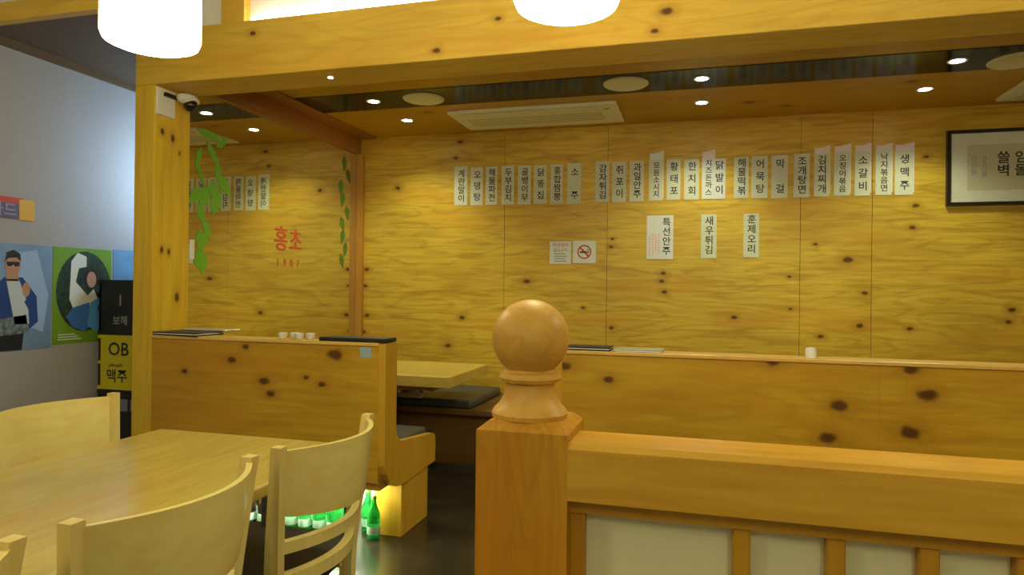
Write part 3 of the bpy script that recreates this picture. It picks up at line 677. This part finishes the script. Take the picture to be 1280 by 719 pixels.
# ------------------------------------------------------------------ posters and sign on the grey wall
XW = XL + .001
def scale_y(y): return y * 1.0355
P1 = dict(y0=2.40, y1=2.948, z0=.91, z1=1.478)
t = thing('photo_poster', 'blue photo poster of a person in sunglasses and blue jacket on the grey wall', 'poster', (XL, 2.674, .91))
bx('sheet', plain('poster_blue', (.20, .32, .58), .5, var=.15, scale=4), XL, XL + .003, P1['y0'], P1['y1'], P1['z0'], P1['z1'], t)
pm = [plain('poster_skin', (.50, .27, .19), .5), plain('poster_navy', (.02, .06, .26), .5), plain('poster_shirt', (.55, .62, .72), .5), plain('poster_dark', (.02, .02, .03), .5), plain('poster_check', (.16, .20, .24), .5, var=.7, scale=40), plain('poster_orange', (.55, .16, .04), .5), plain('poster_pale', (.34, .48, .78), .5)]
bm = bmesh.new(); L0 = XL + .0035
def pp(pts, mi, lay): poly_x(bm, pts, L0 + lay * .0003, mi)
pp([(2.70,1.42),(2.86,1.45),(2.93,1.2),(2.90,1.0),(2.78,1.05),(2.74,1.2)], 6, 0)
pp([(2.60,1.22),(2.68,1.30),(2.78,1.30),(2.86,1.20),(2.87,1.06),(2.82,1.02),(2.80,1.10),(2.58,1.06)], 1, 1)        # jacket
pp([(2.69,1.29),(2.76,1.29),(2.81,1.16),(2.82,1.05),(2.74,1.05)], 2, 2)                                          # shirt
pp([(2.69,1.28),(2.70,1.34),(2.75,1.34),(2.76,1.28)], 0, 2)
pp(ell(2.725, 1.365, .042, .058), 0, 3); pp([(2.683,1.38),(2.69,1.43),(2.73,1.445),(2.765,1.425),(2.77,1.385),(2.745,1.405),(2.70,1.40)], 3, 4)
pp([(2.688,1.382),(2.764,1.382),(2.758,1.358),(2.735,1.358),(2.727,1.37),(2.718,1.358),(2.696,1.358)], 3, 5)
pp(ell(2.80, 1.235, .022, .04), 0, 3); pp([(2.79,1.17),(2.82,1.2),(2.86,1.12),(2.84,1.08)], 1, 3)
pp([(2.57,1.07),(2.80,1.10),(2.82,1.0),(2.56,.99)], 4, 2); pp([(2.64,1.0),(2.79,1.0),(2.78,.912),(2.65,.912)], 3, 1)
pp([(2.52,1.22),(2.60,1.26),(2.64,1.1),(2.60,1.0),(2.52,1.0)], 1, 0); pp(ell(2.56, 1.33, .045, .06), 5, 2); pp([(2.52,1.36),(2.54,1.42),(2.59,1.41),(2.605,1.36)], 3, 3); pp(ell(2.585, 1.235, .03, .05), 0, 2)
obj('printed_figures', bm, pm, t); recentre(t)
t = thing('round_photo_poster', 'green poster with round photo of a person in white on the grey wall', 'poster', (XL, 3.15, .92))
bx('sheet', plain('poster_green', (.17, .33, .02), .5, var=.1, scale=5), XL, XL + .003, 2.957, 3.345, .925, 1.478, t)
bm = bmesh.new()
pm2 = [plain('poster_leaves', (.025, .05, .03), .5, var=.6, scale=25), M_paperw, pm[0], plain('poster_jeans', (.06, .18, .62), .5), plain('poster_hair', (.03, .018, .014), .5), plain('poster_sky', (.10, .36, .78), .5), M_greend]
pp(ell(3.16, 1.225, .185, .235, 30), 0, 0)
pp([(3.07,1.40),(3.11,1.45),(3.17,1.43),(3.17,1.37),(3.12,1.36),(3.10,1.28),(3.18,1.20),(3.22,1.24),(3.26,1.16),(3.24,1.06),(3.12,1.05),(3.06,1.18)], 1, 1)
pp(ell(3.20, 1.30, .05, .065), 4, 2); pp(ell(3.205, 1.295, .032, .048), 2, 3)
pp([(3.04,1.08),(3.08,1.13),(3.19,1.16),(3.22,1.04),(3.16,.99),(3.08,1.02)], 3, 2); pp([(3.20,1.16),(3.29,1.20),(3.32,1.02),(3.24,.985),(3.18,1.02)], 5, 3)
pp(ell(3.265, 1.28, .03, .025), 4, 4)
for k in range(3): pp([(2.99, .975 - k * .014), (3.1 + .02 * k, .975 - k * .014), (3.1 + .02 * k, .981 - k * .014), (2.99, .981 - k * .014)], 1, 1)
obj('printed_photo', bm, pm2, t); recentre(t)
t = thing('narrow_poster', 'narrow sky blue poster half hidden behind the crates', 'poster', (XL, 3.45, 1.2))
bx('sheet', plain('poster_skyblue', (.14, .30, .52), .5, var=.2, scale=5), XL, XL + .003, 3.36, 3.62, 1.1, 1.485, t); recentre(t)
t = thing('wall_sign', 'small red, purple and yellow sign above the posters on the grey wall', 'sign', (XL, 2.6, 1.61))
bx('board', plain('sign_purple', (.12, .10, .26), .5), XL, XL + .006, 2.38, 2.78, 1.61, 1.722, t)
bx('red_band', M_inkred, XL + .006, XL + .0066, 2.38, 2.78, 1.69, 1.722, t); bx('yellow_block', plain('sign_yellow', (.72, .40, .02), .5), XL + .006, XL + .0068, 2.755, 2.84, 1.605, 1.715, t)
recentre(t)
o = text('카드', .08, M_inkgrey, (.0072, .07, .04), '+x', t)

# ------------------------------------------------------------------ crates in the passage
def crate(z, mat, label, slots, letters=None):
    t = thing('bottle_crate', label, 'crate', (-3.255, 3.36, z), 0, 'stacked bottle crates')
    W, D, Hc = .185, .15, .322; th = .012
    bm = bmesh.new()
    box(bm, -W, W, -D, D, 0, .012)
    for s in (-1, 1):
        box(bm, s * W - (th if s > 0 else 0), s * W + (th if s < 0 else 0), -D, D, 0, Hc)
        box(bm, -W, W, s * D - (th if s > 0 else 0), s * D + (th if s < 0 else 0), 0, Hc)
    obj('shell', bm, mat, t)
    for zz in (.0, Hc - .022, .15):
        bm = bmesh.new(); box(bm, -W - .005, W + .005, -D - .005, D + .005, zz, zz + .02)
        if zz > .1: bmesh.ops.delete(bm, geom=[f for f in bm.faces if abs(f.normal.z) > .9], context='FACES')
        obj('rib', bm, mat, t)
    if slots:
        for k in range(3): bx('hand_slot', M_crateb if mat is not M_crateb else M_cratebl, -.15 + k * .1, -.07 + k * .1, -D - .001, -D + .001, .2, .27, t)
    for a in (-.09, 0, .09): bx('divider', mat, a - .003, a + .003, -D + th, D - th, .01, .24, t)
    if letters:
        for s, sz, x, zz, m_ in letters: text(s, sz, m_, (x, -D - .0015, zz), '-y', t)
    return t
crate(0, M_cratebl, 'dark blue grey bottle crate at the bottom of the stack', True)
crate(.324, M_crateb, 'black bottle crate under the yellow crate', True)
crate(.648, M_yellow, 'yellow bottle crate with black lettering under the top crate', False, (('OB', .11, -.04, .235, M_ink), ('LAGER', .035, -.06, .145, M_ink), ('맥주', .085, -.05, .075, M_ink)))
crate(.972, M_crateb, 'black bottle crate on top of the stack', False, (('I', .09, -.03, .2, M_inkgrey), ('보해', .06, -.03, .08, M_inkgrey)))
# passage lamp beyond the post, fixed to the rear of the mirror wall
t = thing('passage_lamp', 'cool white wall lamp in the passage behind the post', 'lamp', (MX - .14, 3.9, 1.85))
bx('lamp_body', M_white, MX - .15, MX - .12, 3.55, 4.25, 1.85, 2.05, t)
bx('lamp_diffuser', plain('cool_diffuser_lit', (.9, .9, .9), .4, emit=(.55, .82, 1), es=PASSAGE_W), MX - .17, MX - .15, 3.56, 4.24, 1.86, 2.04, t, .005)
recentre(t)
